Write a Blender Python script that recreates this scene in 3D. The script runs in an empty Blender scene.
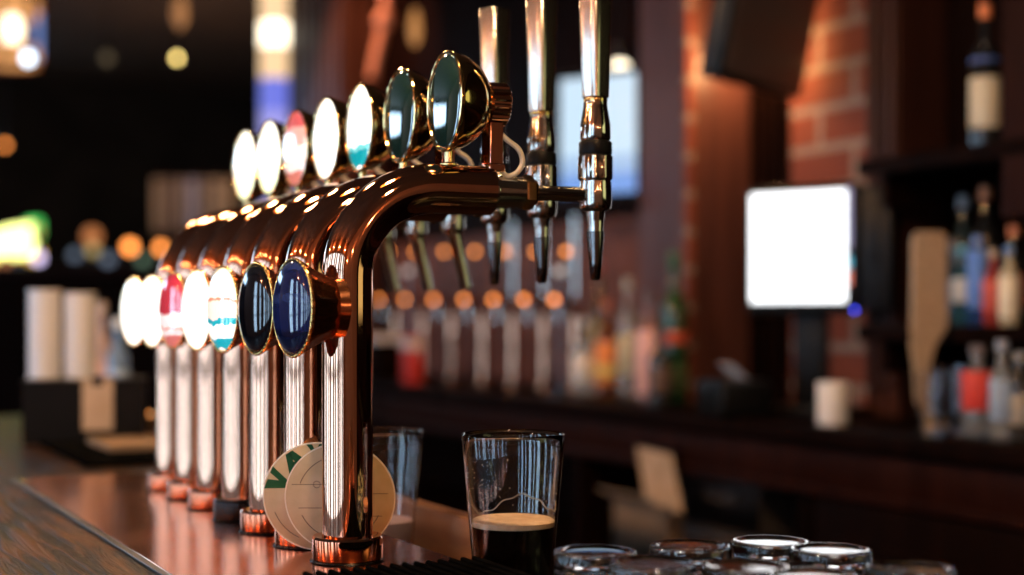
import bpy, bmesh, math, random
from mathutils import Vector, Matrix
random.seed(7)
PI = math.pi
SC = bpy.context.scene
COL = SC.collection

# ------------------------------------------------------------------ frame of reference
# world x = across the bar towards the bartender, world y = along the bar, z = up (floor 0)
FPX = 1400.0            # focal length in pixels of the 1024 px wide frame
HOR = 320.0             # image row of the horizon
YAW = math.radians(28.2)
CS, SN = math.cos(YAW), math.sin(YAW)
CZ = 1.293              # eye height
TOP = 1.070             # copper counter height

def cam2w(xc, yc, z=0.0):
    return Vector((CS*xc + SN*yc, -SN*xc + CS*yc, z))
def at(px, py, d):
    """world point seen at pixel (px,py) at distance d along the view axis"""
    return cam2w((px-512)*d/FPX, d, CZ + (HOR-py)*d/FPX)
def onv(px, py, v):
    """world point seen at pixel on the plane x = v"""
    k = (px-512)/FPX
    return at(px, py, v/(CS*k+SN))
def onz(px, py, z):
    return at(px, py, (CZ-z)*FPX/(py-HOR))

# ------------------------------------------------------------------ materials
def mat(name, col=(.8,.8,.8), rough=.5, metal=0.0, emit=None, estr=0.0, trans=0.0, ior=1.45, coat=0.0, spec=.5):
    m = bpy.data.materials.new(name); m.use_nodes = True
    b = m.node_tree.nodes['Principled BSDF']
    b.inputs['Base Color'].default_value = (*col, 1)
    b.inputs['Roughness'].default_value = rough
    b.inputs['Metallic'].default_value = metal
    b.inputs['IOR'].default_value = ior
    b.inputs['Transmission Weight'].default_value = trans
    b.inputs['Coat Weight'].default_value = coat
    b.inputs['Coat Roughness'].default_value = .03
    b.inputs['Specular IOR Level'].default_value = spec
    if emit:
        b.inputs['Emission Color'].default_value = (*emit, 1)
        b.inputs['Emission Strength'].default_value = estr
    return m
def nodes(m):
    return m.node_tree.nodes, m.node_tree.links, m.node_tree.nodes['Principled BSDF']
def name_is_bar(m): return m.name.startswith('dark_bar_wood')
def noisy(m, c1, c2, scale=(1,1,1), nscale=8.0, detail=4.0, rough=None, bump=0.0, dist=0.0):
    """colour wanders between c1 and c2 following stretched noise"""
    n, l, b = nodes(m)
    tc = n.new('ShaderNodeTexCoord'); mp = n.new('ShaderNodeMapping'); mp.inputs['Scale'].default_value = scale
    nz = n.new('ShaderNodeTexNoise'); nz.inputs['Scale'].default_value = nscale; nz.inputs['Detail'].default_value = detail
    nz.inputs['Distortion'].default_value = dist
    cr = n.new('ShaderNodeValToRGB'); cr.color_ramp.elements[0].color = (*c1,1); cr.color_ramp.elements[1].color = (*c2,1)
    cr.color_ramp.elements[0].position = .35; cr.color_ramp.elements[1].position = .68
    l.new(tc.outputs['Object'], mp.inputs['Vector']); l.new(mp.outputs['Vector'], nz.inputs['Vector'])
    l.new(nz.outputs['Fac'], cr.inputs['Fac']); l.new(cr.outputs['Color'], b.inputs['Base Color'])
    if name_is_bar(m):
        cr.color_ramp.elements[0].position = .47; cr.color_ramp.elements[1].position = .60
    if rough:
        mr = n.new('ShaderNodeMapRange'); mr.inputs['To Min'].default_value = rough[0]; mr.inputs['To Max'].default_value = rough[1]
        l.new(nz.outputs['Fac'], mr.inputs['Value']); l.new(mr.outputs['Result'], b.inputs['Roughness'])
    if bump:
        bp = n.new('ShaderNodeBump'); bp.inputs['Strength'].default_value = bump; bp.inputs['Distance'].default_value = .006 if name_is_bar(m) else .002
        l.new(nz.outputs['Fac'], bp.inputs['Height']); l.new(bp.outputs['Normal'], b.inputs['Normal'])
    return m

M = {}
M['copper'] = noisy(mat('copper_polished', rough=.09, metal=1), (.70,.36,.23), (.80,.44,.29), (1,1,.25), 14, 3, rough=(.02,.05))
M['copper_dark'] = mat('copper_aged', (.50,.20,.10), .16, 1)
M['copper_plate'] = noisy(mat('copper_sheet', rough=.16, metal=1), (.66,.21,.085), (.82,.30,.13), (1,1,1), 7, 6, rough=(.12,.25), bump=.08)
M['chrome'] = noisy(mat('chrome', rough=.07, metal=1), (.62,.58,.52), (.74,.71,.66), (1,1,1), 20, 2, rough=(.05,.10))
M['chrome_dark'] = mat('smoked_chrome', (.20,.19,.19), .14, 1)
M['steel'] = noisy(mat('brushed_steel', rough=.2, metal=1), (.60,.56,.50), (.72,.69,.63), (1,1,.2), 30, 2, rough=(.15,.26))
M['brass'] = noisy(mat('brass', rough=.10, metal=1), (.70,.50,.20), (.83,.62,.30), (1,1,1), 18, 3, rough=(.07,.14))
M['brass_bead'] = mat('brass_beads', (.90,.58,.20), .18, 1)
M['black_plastic'] = mat('black_plastic', (.005,.005,.006), .4, spec=.15)
M['black_metal'] = mat('blackened_metal', (.035,.037,.04), .25, 1)
M['rubber'] = noisy(mat('black_rubber', rough=.7, spec=0), (.002,.002,.002), (.005,.005,.005), (1,1,1), 40, 3)
M['black_ledge'] = mat('black_ledge', (.006,.006,.006), .45, spec=.25)
M['cream_cable'] = mat('cream_cable', (.62,.55,.42), .45)
M['glass'] = mat('clear_glass', (1,1,1), .0, 0, trans=1, ior=1.47)
M['stout'] = mat('stout_beer', (.006,.003,.002), .05)
M['foam'] = noisy(mat('beer_foam', rough=.75), (.62,.44,.29), (.76,.58,.41), (1,1,1), 90, 4, bump=.2)
M['foam_line'] = mat('dried_foam', (.50,.38,.26), .7)
M['amber_beer'] = mat('amber_beer', (.10,.035,.012), .08)
M['pink_foam'] = mat('thin_foam', (.50,.38,.46), .6)
M['wood_bar'] = noisy(mat('dark_bar_wood', rough=.3, spec=.10), (.003,.0015,.001), (.075,.032,.011), (9,.6,1), 11, 3, rough=(.30,.50), bump=1.0, dist=.6)
M['wood_red'] = noisy(mat('mahogany', rough=.38), (.060,.023,.019), (.110,.040,.030), (5,5,.4), 6, 5, rough=(.3,.45))
M['wood_apron'] = noisy(mat('shaded_mahogany', rough=.4, spec=.04), (.012,.0035,.0025), (.025,.007,.0045), (5,5,.4), 6, 5, rough=(.35,.5))  # same mahogany again, with the shade put into its colour
M['wood_dark'] = noisy(mat('dark_mahogany', rough=.45, spec=.02), (.0035,.0014,.001), (.008,.0028,.0018), (5,5,.4), 6, 5, rough=(.45,.6))  # dark stain, tone lowered further to paint in shade
M['wood_flute'] = noisy(mat('fluted_mahogany', rough=.4, spec=.2), (.030,.010,.006), (.055,.018,.011), (6,6,.3), 5, 4)
M['wood_rail'] = noisy(mat('worn_oak', rough=.5), (.23,.105,.055), (.36,.18,.095), (4,.6,4), 12, 5, bump=.15)
M['edge_metal'] = mat('dull_steel_strip', (.11,.10,.09), .35, 1)
M['wall_dark'] = noisy(mat('dark_wall', rough=.8, spec=.1), (.012,.010,.009), (.022,.018,.016), (1,1,1), 3, 4)
M['ceiling'] = noisy(mat('dark_ceiling', rough=.85), (.065,.034,.021), (.09,.048,.03), (1,1,1), 2, 4)
M['wall_warm'] = noisy(mat('ochre_plaster', rough=.8), (.30,.15,.08), (.38,.20,.11), (1,1,1), 3, 4)
M['splash'] = noisy(mat('terracotta_splashback', rough=.5, spec=.2), (.085,.028,.018), (.17,.065,.045), (1,3,3), 5, 4)
M['floor'] = noisy(mat('dark_floor', rough=.5, spec=.2), (.020,.012,.008), (.040,.024,.015), (8,.6,1), 3, 5)
M['coaster'] = noisy(mat('coaster_card', rough=.85), (.47,.36,.20), (.54,.42,.25), (1,1,1), 60, 3)
M['coaster_edge'] = mat('coaster_cut_edge', (.78,.72,.58), .8)
M['green_ink'] = mat('green_ink', (.006,.085,.030), .8)
M['brown_ink'] = mat('brown_ink', (.16,.12,.08), .8)
M['tv_black'] = mat('television_black', (.006,.006,.006), .35, spec=.15)
M['screen_off'] = mat('dark_screen_sheen', (.10,.078,.068), .3, spec=.3)  # brown-grey base stands in for reflections on the dark glass
M['monitor_lit'] = mat('monitor_screen', (.02,.02,.02), .3, emit=(.96,.98,1), estr=2.6)
M['monitor_edge'] = mat('monitor_screen_bar', (.02,.02,.02), .3, emit=(.50,.45,.75), estr=.6)
M['monitor_teal'] = mat('monitor_icon_teal', (.02,.02,.02), .3, emit=(.1,.6,.8), estr=1)
M['monitor_red'] = mat('monitor_icon_red', (.02,.02,.02), .3, emit=(.9,.2,.12), estr=1)
M['tv_blue'] = mat('television_picture_blue', (.02,.02,.02), .3, emit=(.42,.66,1), estr=.8)
M['tv_pale'] = mat('television_picture_pale', (.02,.02,.02), .3, emit=(.60,.82,1), estr=.95)
M['tv_deep'] = mat('television_picture_deep', (.02,.02,.02), .3, emit=(.16,.36,.85), estr=.9)
M['led_blue'] = mat('blue_led', (0,0,.1), .3, emit=(.06,.08,1), estr=7)
M['white_ceramic'] = mat('white_paper_roll', (.80,.79,.78), .6)
M['white_card'] = mat('white_paper', (.62,.56,.53), .8)
M['cup_plastic'] = mat('frosted_plastic_cup', (.72,.70,.70), .4)
M['paper_beige'] = noisy(mat('beige_paper', rough=.9), (.42,.30,.20), (.52,.38,.27), (1,1,1), 20, 3)
M['cardboard'] = noisy(mat('cardboard', rough=.9), (.24,.16,.10), (.30,.20,.13), (1,1,1), 20, 3)
M['red_card'] = mat('red_carton', (.50,.03,.02), .5)
M['crate_grey'] = mat('grey_plastic_crate', (.05,.042,.04), .5, spec=.2)
M['paddle_wood'] = noisy(mat('pale_wood', rough=.6), (.36,.24,.14), (.46,.32,.20), (8,8,.6), 10, 4)
def lamp(name, col, s):
    return mat(name, (.02,.02,.02), .5, emit=col, estr=s)
M['glow_white'] = lamp('lamp_white_core', (1,.86,.62), 3.5)
M['glow_warm'] = lamp('lamp_warm', (1,.52,.20), 2.2)
M['glow_amber'] = lamp('amber_lamp_glint', (1,.30,.06), 5)
M['glow_yellow'] = lamp('lamp_yellow', (1,.72,.22), 8)
M['glow_orange_dim'] = lamp('lamp_orange_dim', (1,.33,.10), .7)
M['glow_bluewhite'] = lamp('lamp_blue_white', (.62,.82,1), 6)
M['glow_blue'] = lamp('column_blue_glow', (.20,.24,.95), .85)
M['glow_lilac'] = lamp('column_lilac_glow', (.42,.40,.95), .9)
M['glow_purple'] = lamp('lamp_purple', (.75,.62,1), 3)
M['glow_green'] = lamp('lamp_green', (.25,.45,.30), .6)
M['sign_yellow'] = lamp('sign_yellow', (.95,1,.30), 4)
M['sign_green'] = lamp('sign_green', (.10,.85,.15), 1.6)
M['sign_orange'] = lamp('sign_orange', (1,.55,.08), 1.6)
M['daylight'] = lamp('daylit_pane', (.50,.74,1), 7.2)
M['downlight'] = lamp('downlight_lens', (1,.66,.36), 12)

def lens_mat(name, bands, emit, coat=1.0, base=(.02,.02,.02)):
    """badge face: colour bands across its height (object Z, -1..1 of the radius), lit from behind when emit > 0"""
    m = mat(name, base, .06, coat=coat)
    n, l, b = nodes(m)
    b.inputs['Coat IOR'].default_value = 2.1
    tc = n.new('ShaderNodeTexCoord'); sp = n.new('ShaderNodeSeparateXYZ'); l.new(tc.outputs['Object'], sp.inputs['Vector'])
    mr = n.new('ShaderNodeMapRange'); mr.inputs['From Min'].default_value = -.05; mr.inputs['From Max'].default_value = .05
    cr = n.new('ShaderNodeValToRGB'); cr.color_ramp.interpolation = 'CONSTANT'
    el = cr.color_ramp.elements
    el[0].position = 0; el[0].color = (*bands[0][1],1)
    el.remove(el[1])
    for p, c in bands[1:]:
        e = el.new(p); e.color = (*c,1)
    wv = n.new('ShaderNodeTexNoise'); wv.inputs['Scale'].default_value = 60; wv.inputs['Detail'].default_value = 2
    ad = n.new('ShaderNodeMath'); ad.operation = 'MULTIPLY_ADD'; ad.inputs[1].default_value = .012; 
    l.new(tc.outputs['Object'], wv.inputs['Vector']); l.new(wv.outputs['Fac'], ad.inputs[0]); l.new(sp.outputs['Z'], ad.inputs[2])
    sb = n.new('ShaderNodeMath'); sb.operation = 'SUBTRACT'; sb.inputs[1].default_value = .006; l.new(ad.outputs[0], sb.inputs[0])
    l.new(sb.outputs[0], mr.inputs['Value']); l.new(mr.outputs['Result'], cr.inputs['Fac'])
    l.new(cr.outputs['Color'], b.inputs['Base Color'])
    if emit:
        l.new(cr.outputs['Color'], b.inputs['Emission Color']); b.inputs['Emission Strength'].default_value = emit
    return m
W_ = (1,.98,.86); WC = (1,.94,.84)
M['lens_green'] = lens_mat('dark_green_badge', [(0,(.010,.030,.024)),(.55,(.014,.040,.030))], 0)
M['lens_black'] = lens_mat('black_badge', [(0,(.004,.004,.006)),(.5,(.006,.006,.009))], 0, coat=.16)
M['lens_navy'] = lens_mat('navy_badge', [(0,(.006,.009,.035)),(.30,(.012,.020,.085)),(.55,(.030,.045,.13)),(.62,(.010,.016,.07)),(.85,(.022,.036,.13))], 0, coat=.16)
M['lens_teal'] = lens_mat('white_badge_teal_foot', [(0,W_),(.06,(.005,.22,.25)),(.25,(.12,.42,.42)),(.30,W_),(.44,(.95,.70,.45)),(.46,W_)], 2.0)
M['lens_teal_low'] = lens_mat('cream_badge_teal_shield', [(0,WC),(.08,(.008,.30,.36)),(.20,WC),(.34,(.01,.34,.40)),(.40,(1,.72,.60)),(.58,(.85,.25,.15)),(.61,WC)], 1.5)
M['lens_white'] = lens_mat('white_badge', [(0,W_),(.5,(1,.99,.88))], 2.3)
M['lens_whiteg'] = lens_mat('greenish_white_badge', [(0,(.93,1,.62)),(.35,(1,1,.85))], 2.3)
M['lens_red'] = lens_mat('red_badge_white_band', [(0,(.62,.16,.13)),(.22,(1,.86,.80)),(.28,(.85,.30,.24)),(.31,(1,.88,.82)),(.46,(.50,.03,.05)),(.86,(.42,.025,.045))], 1.0)
M['lens_red_top'] = lens_mat('pale_red_badge', [(0,(.62,.20,.15)),(.22,(1,.85,.78)),(.50,(.80,.40,.34)),(.74,(.55,.10,.10))], 1.0)

def brick_mat():
    m = mat('red_brick', rough=.85)
    n, l, b = nodes(m)
    tc = n.new('ShaderNodeTexCoord'); mp = n.new('ShaderNodeMapping'); mp.inputs['Rotation'].default_value = (PI/2,0,PI/2)
    sx = n.new('ShaderNodeSeparateXYZ'); cb = n.new('ShaderNodeCombineXYZ')
    l.new(tc.outputs['Object'], sx.inputs['Vector']); ad = n.new('ShaderNodeMath'); ad.operation = 'ADD'
    l.new(sx.outputs['X'], ad.inputs[0]); l.new(sx.outputs['Y'], ad.inputs[1])
    l.new(ad.outputs[0], cb.inputs['X']); l.new(sx.outputs['Z'], cb.inputs['Y'])
    br = n.new('ShaderNodeTexBrick'); br.inputs['Scale'].default_value = 1
    br.inputs['Brick Width'].default_value = .26; br.inputs['Row Height'].default_value = .102; br.inputs['Mortar Size'].default_value = .011
    br.inputs['Color1'].default_value = (.22,.052,.024,1); br.inputs['Color2'].default_value = (.16,.036,.02,1); br.inputs['Mortar'].default_value = (.26,.19,.15,1)
    l.new(cb.outputs['Vector'], br.inputs['Vector']); l.new(br.outputs['Color'], b.inputs['Base Color'])
    bp = n.new('ShaderNodeBump'); bp.inputs['Strength'].default_value = .5; bp.inputs['Distance'].default_value = .01; bp.invert = True
    l.new(br.outputs['Fac'], bp.inputs['Height']); l.new(bp.outputs['Normal'], b.inputs['Normal'])
    return m
M['brick'] = brick_mat()
_bot = {}
def bottle_glass(col, trans=.85):
    k = (col, trans)
    if k not in _bot: _bot[k] = mat('bottle_glass', col, .06, trans=trans, ior=1.3, coat=.6)
    return _bot[k]
_pl = {}
def plain(col, rough=.5, metal=0.0):
    k = (col, rough, metal)
    if k not in _pl: _pl[k] = mat('printed_label' if not metal else 'foil', col, rough, metal)
    return _pl[k]

# ------------------------------------------------------------------ mesh helpers
def link(o, parent=None):
    COL.objects.link(o)
    if parent is not None: o.parent = parent
    return o
def obj(name, bm, m, parent=None, smooth=True, angle=40, loc=None, rot=None):
    me = bpy.data.meshes.new(name)
    bmesh.ops.remove_doubles(bm, verts=bm.verts, dist=1e-6)
    bmesh.ops.recalc_face_normals(bm, faces=bm.faces)
    if smooth:
        ca = math.radians(angle)
        for f in bm.faces: f.smooth = True
        for e in bm.edges:
            if len(e.link_faces) == 2 and e.calc_face_angle(0) > ca: e.smooth = False
    bm.to_mesh(me); bm.free()
    me.materials.append(m)
    o = bpy.data.objects.new(name, me); link(o, parent)
    if loc is not None: o.location = loc
    if rot is not None: o.rotation_euler = rot
    return o
def thing(name, label, cat, loc=(0,0,0), rz=0, group=None, rot=None):
    o = bpy.data.objects.new(name, None); COL.objects.link(o)
    o.empty_display_size = .05
    o.location = loc; o.rotation_euler = rot if rot else (0,0,rz)
    return tag(o, label, cat, group)
def tag(o, label, cat, group=None):
    o['label'] = label; o['category'] = cat
    if group: o['group'] = group
    return o
def struct(name, bm, m, label=None, parent=None, smooth=False):
    o = obj(name, bm, m, parent, smooth)
    if parent is None: o['kind'] = 'structure'
    if label: o['label'] = label
    return o
def BM(): return bmesh.new()
def T(bm, verts, mtx): bmesh.ops.transform(bm, matrix=mtx, verts=verts)
def box(bm, x0, x1, y0, y1, z0, z1, bev=0.0, seg=2, mtx=None):
    r = bmesh.ops.create_cube(bm, size=1)
    vs = r['verts']
    T(bm, vs, Matrix.Translation(((x0+x1)/2,(y0+y1)/2,(z0+z1)/2)) @ Matrix.Diagonal((x1-x0,y1-y0,z1-z0,1)))
    if bev:
        es = list({e for v in vs for e in v.link_edges})
        r2 = bmesh.ops.bevel(bm, geom=es, offset=bev, segments=seg, profile=.5, affect='EDGES')
        vs = list({v for f in r2['faces'] for v in f.verts} | {v for v in vs if v.is_valid})
    if mtx is not None: T(bm, vs, mtx)
    return bm
def lathe(bm, prof, seg=32, mtx=None, closed=False, shape=None):
    """prof = [(r,z)...] about Z. shape(angle)->radius factor"""
    rings, made = [], []
    for r, z in prof:
        if r < 1e-6:
            v = bm.verts.new((0,0,z)); rings.append([v]); made.append(v)
        else:
            ring = []
            for i in range(seg):
                a = 2*PI*i/seg; k = shape(a, r, z) if shape else 1
                ring.append(bm.verts.new((r*k*math.cos(a), r*k*math.sin(a), z)))
            rings.append(ring); made += ring
    prs = list(zip(rings, rings[1:]))
    if closed: prs.append((rings[-1], rings[0]))
    for a, b in prs:
        if len(a) == 1 and len(b) == 1: continue
        for i in range(seg):
            j = (i+1) % seg
            if len(a) == 1: bm.faces.new((a[0], b[j], b[i]))
            elif len(b) == 1: bm.faces.new((a[i], a[j], b[0]))
            else: bm.faces.new((a[i], a[j], b[j], b[i]))
    if mtx is not None: T(bm, made, mtx)
    return bm
def tube(bm, pts, rad, seg=16, caps=True):
    """round tube along points; rad number or list"""
    pts = [Vector(p) for p in pts]
    n = len(pts); rads = rad if isinstance(rad, (list,tuple)) else [rad]*n
    tang = []
    for i in range(n):
        a = pts[max(0,i-1)]; b = pts[min(n-1,i+1)]
        tang.append((b-a).normalized())
    up = Vector((0,0,1)) if abs(tang[0].z) < .9 else Vector((0,1,0))
    nrm = (up - tang[0]*up.dot(tang[0])).normalized()
    rings = []
    for i in range(n):
        if i:
            nrm = (nrm - tang[i]*nrm.dot(tang[i])).normalized()
        bn = tang[i].cross(nrm)
        rings.append([bm.verts.new(pts[i] + (nrm*math.cos(2*PI*k/seg) + bn*math.sin(2*PI*k/seg))*rads[i]) for k in range(seg)])
    for a, b in zip(rings, rings[1:]):
        for k in range(seg):
            j = (k+1) % seg
            bm.faces.new((a[k], a[j], b[j], b[k]))
    if caps:
        bm.faces.new(rings[0]); bm.faces.new(rings[-1])
    return bm
def ring_bm(bm, R, r, z=0, seg=40, sub=10, mtx=None):
    return lathe(bm, [(R+r*math.cos(2*PI*k/sub), z+r*math.sin(2*PI*k/sub)) for k in range(sub)], seg, mtx, closed=True)
def ball(bm, c, r, u=12, v=8):
    x = bmesh.ops.create_uvsphere(bm, u_segments=u, v_segments=v, radius=r)
    T(bm, x['verts'], Matrix.Translation(c)); return bm
TOX = Matrix.Rotation(PI/2, 4, 'Y')       # lathe axis Z -> +X
def poly(bm, pts, z0, z1):
    a = [bm.verts.new((x,y,z0)) for x,y in pts]; b = [bm.verts.new((x,y,z1)) for x,y in pts]
    n = len(pts)
    bm.faces.new(a); bm.faces.new(b)
    for i in range(n): bm.faces.new((a[i], a[(i+1)%n], b[(i+1)%n], b[i]))
    return bm

# ------------------------------------------------------------------ camera
cd = bpy.data.cameras.new('camera'); cam = bpy.data.objects.new('camera', cd); COL.objects.link(cam)
cam.location = (0,0,CZ); cam.rotation_euler = (PI/2, 0, -YAW)
cd.sensor_width = 36; cd.lens = FPX/1024*36; cd.shift_y = (HOR-287.5)/1024
cd.clip_start = .05; cd.clip_end = 60
cd.dof.use_dof = True; cd.dof.focus_distance = 1.305; cd.dof.aperture_fstop = 2.05
SC.camera = cam
vs = SC.view_settings
vs.view_transform = 'Standard'; vs.look = 'None'; vs.gamma = 1; vs.exposure = 0.0; vs.use_curve_mapping = False

# ------------------------------------------------------------------ room
UF, UN, VL, VR, H = 12.0, -4.0, -3.4, 4.8, 3.3
VB = 2.45                                   # back-bar wall
b = BM(); box(b, VL-.2, VR+.2, UN-.2, UF+.2, -.1, 0); struct('floor', b, M['floor'])
b = BM(); box(b, VL-.2, VR+.2, UN-.2, UF+.2, H, H+.1); struct('ceiling', b, M['ceiling'])
FW0, FW1, FZ0, FZ1 = -3.1, .9, 2.55, 3.2
b = BM(); box(b, VL-.2, FW0, UF, UF+.15, 0, H); box(b, FW1, VR+.2, UF, UF+.15, 0, H); box(b, FW0, FW1, UF, UF+.15, 0, FZ0); box(b, FW0, FW1, UF, UF+.15, FZ1, H)
struct('wall_far', b, M['wall_dark'])
b = BM()
for q in (FW0, FW0+1.3, FW0+2.65, FW1-.05): box(b, q, q+.05, UF+.04, UF+.10, FZ0, FZ1)
for q in (FZ0, FZ1-.05): box(b, FW0, FW1, UF+.04, UF+.10, q, q+.05)
f = struct('window_11', b, M['wood_dark'])
b = BM(); box(b, FW0+.01, FW1-.01, UF+.08, UF+.09, FZ0+.01, FZ1-.01); obj('pane', b, M['daylight'], f, smooth=False)
b = BM(); box(b, VL-.2, VR+.2, UN-.15, UN, 0, H); struct('wall_near', b, M['wall_warm'])
b = BM(); box(b, VR, VR+.15, UN, UF, 0, H); struct('wall_right', b, M['wall_dark'])
# window wall on the customers' side: real openings with daylit panes
wins = [(-3.3,-2.95), (-2.35,-1.8), (-1.3,-1.0), (-.45,.15), (.55,.85), (1.25,1.9), (2.4,2.75), (3.2,3.9), (4.7,5.2), (6.0,6.9)]
WZ0, WZ1 = .32, 2.65
b = BM()
box(b, VL-.2, VL, UN, UF, 0, WZ0); box(b, VL-.2, VL, UN, UF, WZ1, H)
prev = UN
for w0, w1 in wins:
    box(b, VL-.2, VL, prev, w0, WZ0, WZ1); prev = w1
box(b, VL-.2, VL, prev, UF, WZ0, WZ1)
struct('wall_left', b, M['wall_warm'])
for k, (w0, w1) in enumerate(wins):
    b = BM()
    for q in (w0, (w0+w1)/2-.012, w1-.03): box(b, VL-.11, VL-.05, q, q+.03, WZ0, WZ1)
    for q in (WZ0, WZ0+.75, WZ0+1.5, WZ1-.04): box(b, VL-.11, VL-.05, w0, w1, q, q+.04)
    f = struct('window_%d' % (k+1), b, M['wood_dark'])
    b = BM(); box(b, VL-.10, VL-.09, w0+.01, w1-.01, WZ0+.01, WZ1-.01); obj('pane', b, M['daylight'], f, smooth=False)

# back-bar wall (ends where the room opens towards the far end)
b = BM(); box(b, VB, VB+.12, UN, 6.4, 0, H); struct('wall_back', b, M['wood_dark'])
def fluted(bm, u0, u1, v0, v1, z0, z1, n):
    box(bm, v0, v1, u0, u1, z0, z1)
    w = (u1-u0)/n
    for i in range(n):
        box(bm, v0-.014, v0+.01, u0+w*(i+.18), u0+w*(i+.82), z0+.06, z1-.06, .006, 2)
    return bm
def flutedn(bm, u0, v0, v1, z0, z1, n):
    """flutes on the near (-y) side"""
    w = (v1-v0)/n
    for i in range(n):
        box(bm, v0+w*(i+.18), v0+w*(i+.82), u0-.014, u0+.01, z0+.06, z1-.06, .006, 2)
    return bm
CT = TOP                                    # back counter height
# broad pillar
b = BM(); box(b, 2.20, VB, 3.10, 3.34, CT, H, .008)
struct('pillar_mahogany', b, M['wood_red'])
b = BM(); box(b, 2.190, 2.215, 3.090, 3.106, CT, H); struct('trim_brick', b, M['brick'])
# dark fluted panel, brick pier, second pillar
uA, uB, uC, uD = onv(750,0,2.43).y, onv(800,0,2.43).y, onv(868,0,2.30).y, onv(899,0,2.30).y
b = BM(); fluted(b, uB, uA, 2.42, VB, CT, H, 5); struct('trim_fluted', b, M['wood_dark'])
b = BM(); box(b, 2.40, VB, uC, uB, CT, H); struct('wall_brick', b, M['brick'])
b = BM(); fluted(b, uD, uC, 2.30, VB, CT, H, 3); struct('pillar_fluted', b, M['wood_flute'])
# post at the right border of the bottle niche
p = onv(1012,0,2.16)
b = BM(); box(b, 2.13, 2.19, p.y-.10, p.y, CT+.42, H, .006); struct('trim_post', b, M['wood_apron'])
zsp = onv(500,238,2.43).z
b = BM(); box(b, 2.425, VB, 3.36, 5.62, CT, zsp, .004); box(b, 2.415, 2.44, 3.36, 5.62, zsp, zsp+.02, .004); struct('trim_splashback', b, M['splash'])
# end pillar of the back bar, fluted
e0, e1 = onv(352,0,2.30).y, onv(297,0,2.30).y
b = BM(); fluted(b, e0, e1, 2.26, 2.75, 0, H, 7); flutedn(b, e0, 2.26, 2.75, 0, H, 5)
struct('pillar_end', b, M['wood_flute'])
# dark partition behind the near taps' handles
# ------------------------------------------------------------------ back counter
t = thing('back_counter', 'long dark mahogany back counter along the wall behind the bar', 'counter', (1.96,0,0))
b = BM(); box(b, -.02, .46, -2.5, e0-.01, CT-.045, CT, .012, 3); obj('counter_top', b, M['wood_dark'], t)
b = BM(); box(b, 0, .03, -2.5, e0-.02, CT-.13, CT-.045, .006); box(b, -.012, .03, -2.5, e0-.02, CT-.145, CT-.125, .006)
obj('apron', b, M['wood_apron'], t)
b = BM(); box(b, .40, .46, -2.5, e0-.02, 0, CT-.045); obj('back_panel', b, M['wood_dark'], t)
ub = [-2.5, -.6, .9, 2.35, 3.3, e0-.05]
for q in ub:
    b = BM(); box(b, .01, .42, q-.02, q+.02, 0, CT-.045); obj('divider', b, M['wood_dark'], t)
b = BM(); box(b, .03, .42, -2.5, e0-.05, .62, .645); obj('shelf', b, M['wood_dark'], t)
for q0, q1 in ((-2.46,-.64),(-.56,.86),(.94,2.31)):
    b = BM(); w = (q1-q0)/2
    for k in range(2):
        b = BM(); x0, x1 = q0+w*k+.005, q0+w*(k+1)-.005
        box(b, .0, .022, x0, x1, .06, CT-.15, .004); box(b, -.008, .004, x0+.06, x1-.06, .14, CT-.23, .004)
        d = obj('door', b, M['wood_dark'], t)
        b = BM(); ball(b, (-.022, x1-.04, CT-.30), .014); tube(b, [(0,x1-.04,CT-.30),(-.02,x1-.04,CT-.30)], .006, 8); obj('knob', b, M['brass'], d)
b = BM(); box(b, .0, .03, -2.5, e0-.05, 0, .06); obj('plinth', b, M['wood_dark'], t)

# things under the back counter
q = onv(655,450,1.93)
t = thing('bar_towel', 'beige bar towel hanging crooked below the back counter edge', 'towel', q)
b = BM()
def clothsheet(bm, wx, hz, nx=10, nz=14, amp=.008, shear=0.0):
    g = []
    for j in range(nz+1):
        row = []
        for i in range(nx+1):
            s = i/nx-.5; h = j/nz
            row.append(bm.verts.new((amp*math.sin(i*1.3)*h - .004, -s*wx + shear*h, -h*hz)))
        g.append(row)
    for j in range(nz):
        for i in range(nx): bm.faces.new((g[j][i], g[j][i+1], g[j+1][i+1], g[j+1][i]))
    r = bmesh.ops.solidify(bm, geom=bm.faces[:], thickness=.003)
clothsheet(b, .155, .13, shear=-.05); o = obj('cloth', b, M['paper_beige'], t)
o.rotation_euler = (math.radians(4),0,0)
b = BM(); tube(b, [(0,-.09,.004),(0,.09,.004)], .005, 8); tube(b, [(0,-.08,.004),(.03,-.08,.004)], .004, 8); tube(b, [(0,.08,.004),(.03,.08,.004)], .004, 8)
obj('rail', b, M['chrome_dark'], t)

def crate(loc, dx, dy, dz, m, label, cat='crate', name='crate', group=None, rz=0):
    t = thing(name, label, cat, loc, rz, group)
    b = BM(); th = .012
    box(b, 0, dx, 0, dy, 0, th); box(b, 0, th, 0, dy, th, dz); box(b, dx-th, dx, 0, dy, th, dz)
    box(b, th, dx-th, 0, th, th, dz); box(b, th, dx-th, dy-th, dy, th, dz)
    obj('body', b, m, t)
    b = BM(); box(b, -.006, dx+.006, -.006, dy+.006, dz-.02, dz-.004, .003); box(b, -.004, 0, dy*.3, dy*.7, dz*.5, dz*.68, .001)
    obj('rim', b, m, t)
    return t
q = onv(640,525,2.02)
t = thing('cardboard_box', 'open cardboard box on the shelf below the hanging towel', 'box', (2.02, q.y-.13, .645))
b = BM(); th=.006
box(b, 0,.24,0,.26,0,th); box(b,0,th,0,.26,th,.17); box(b,.24-th,.24,0,.26,th,.17); box(b,th,.24-th,0,th,th,.17); box(b,th,.24-th,.26-th,.26,th,.17)
obj('body', b, M['cardboard'], t)
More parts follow.
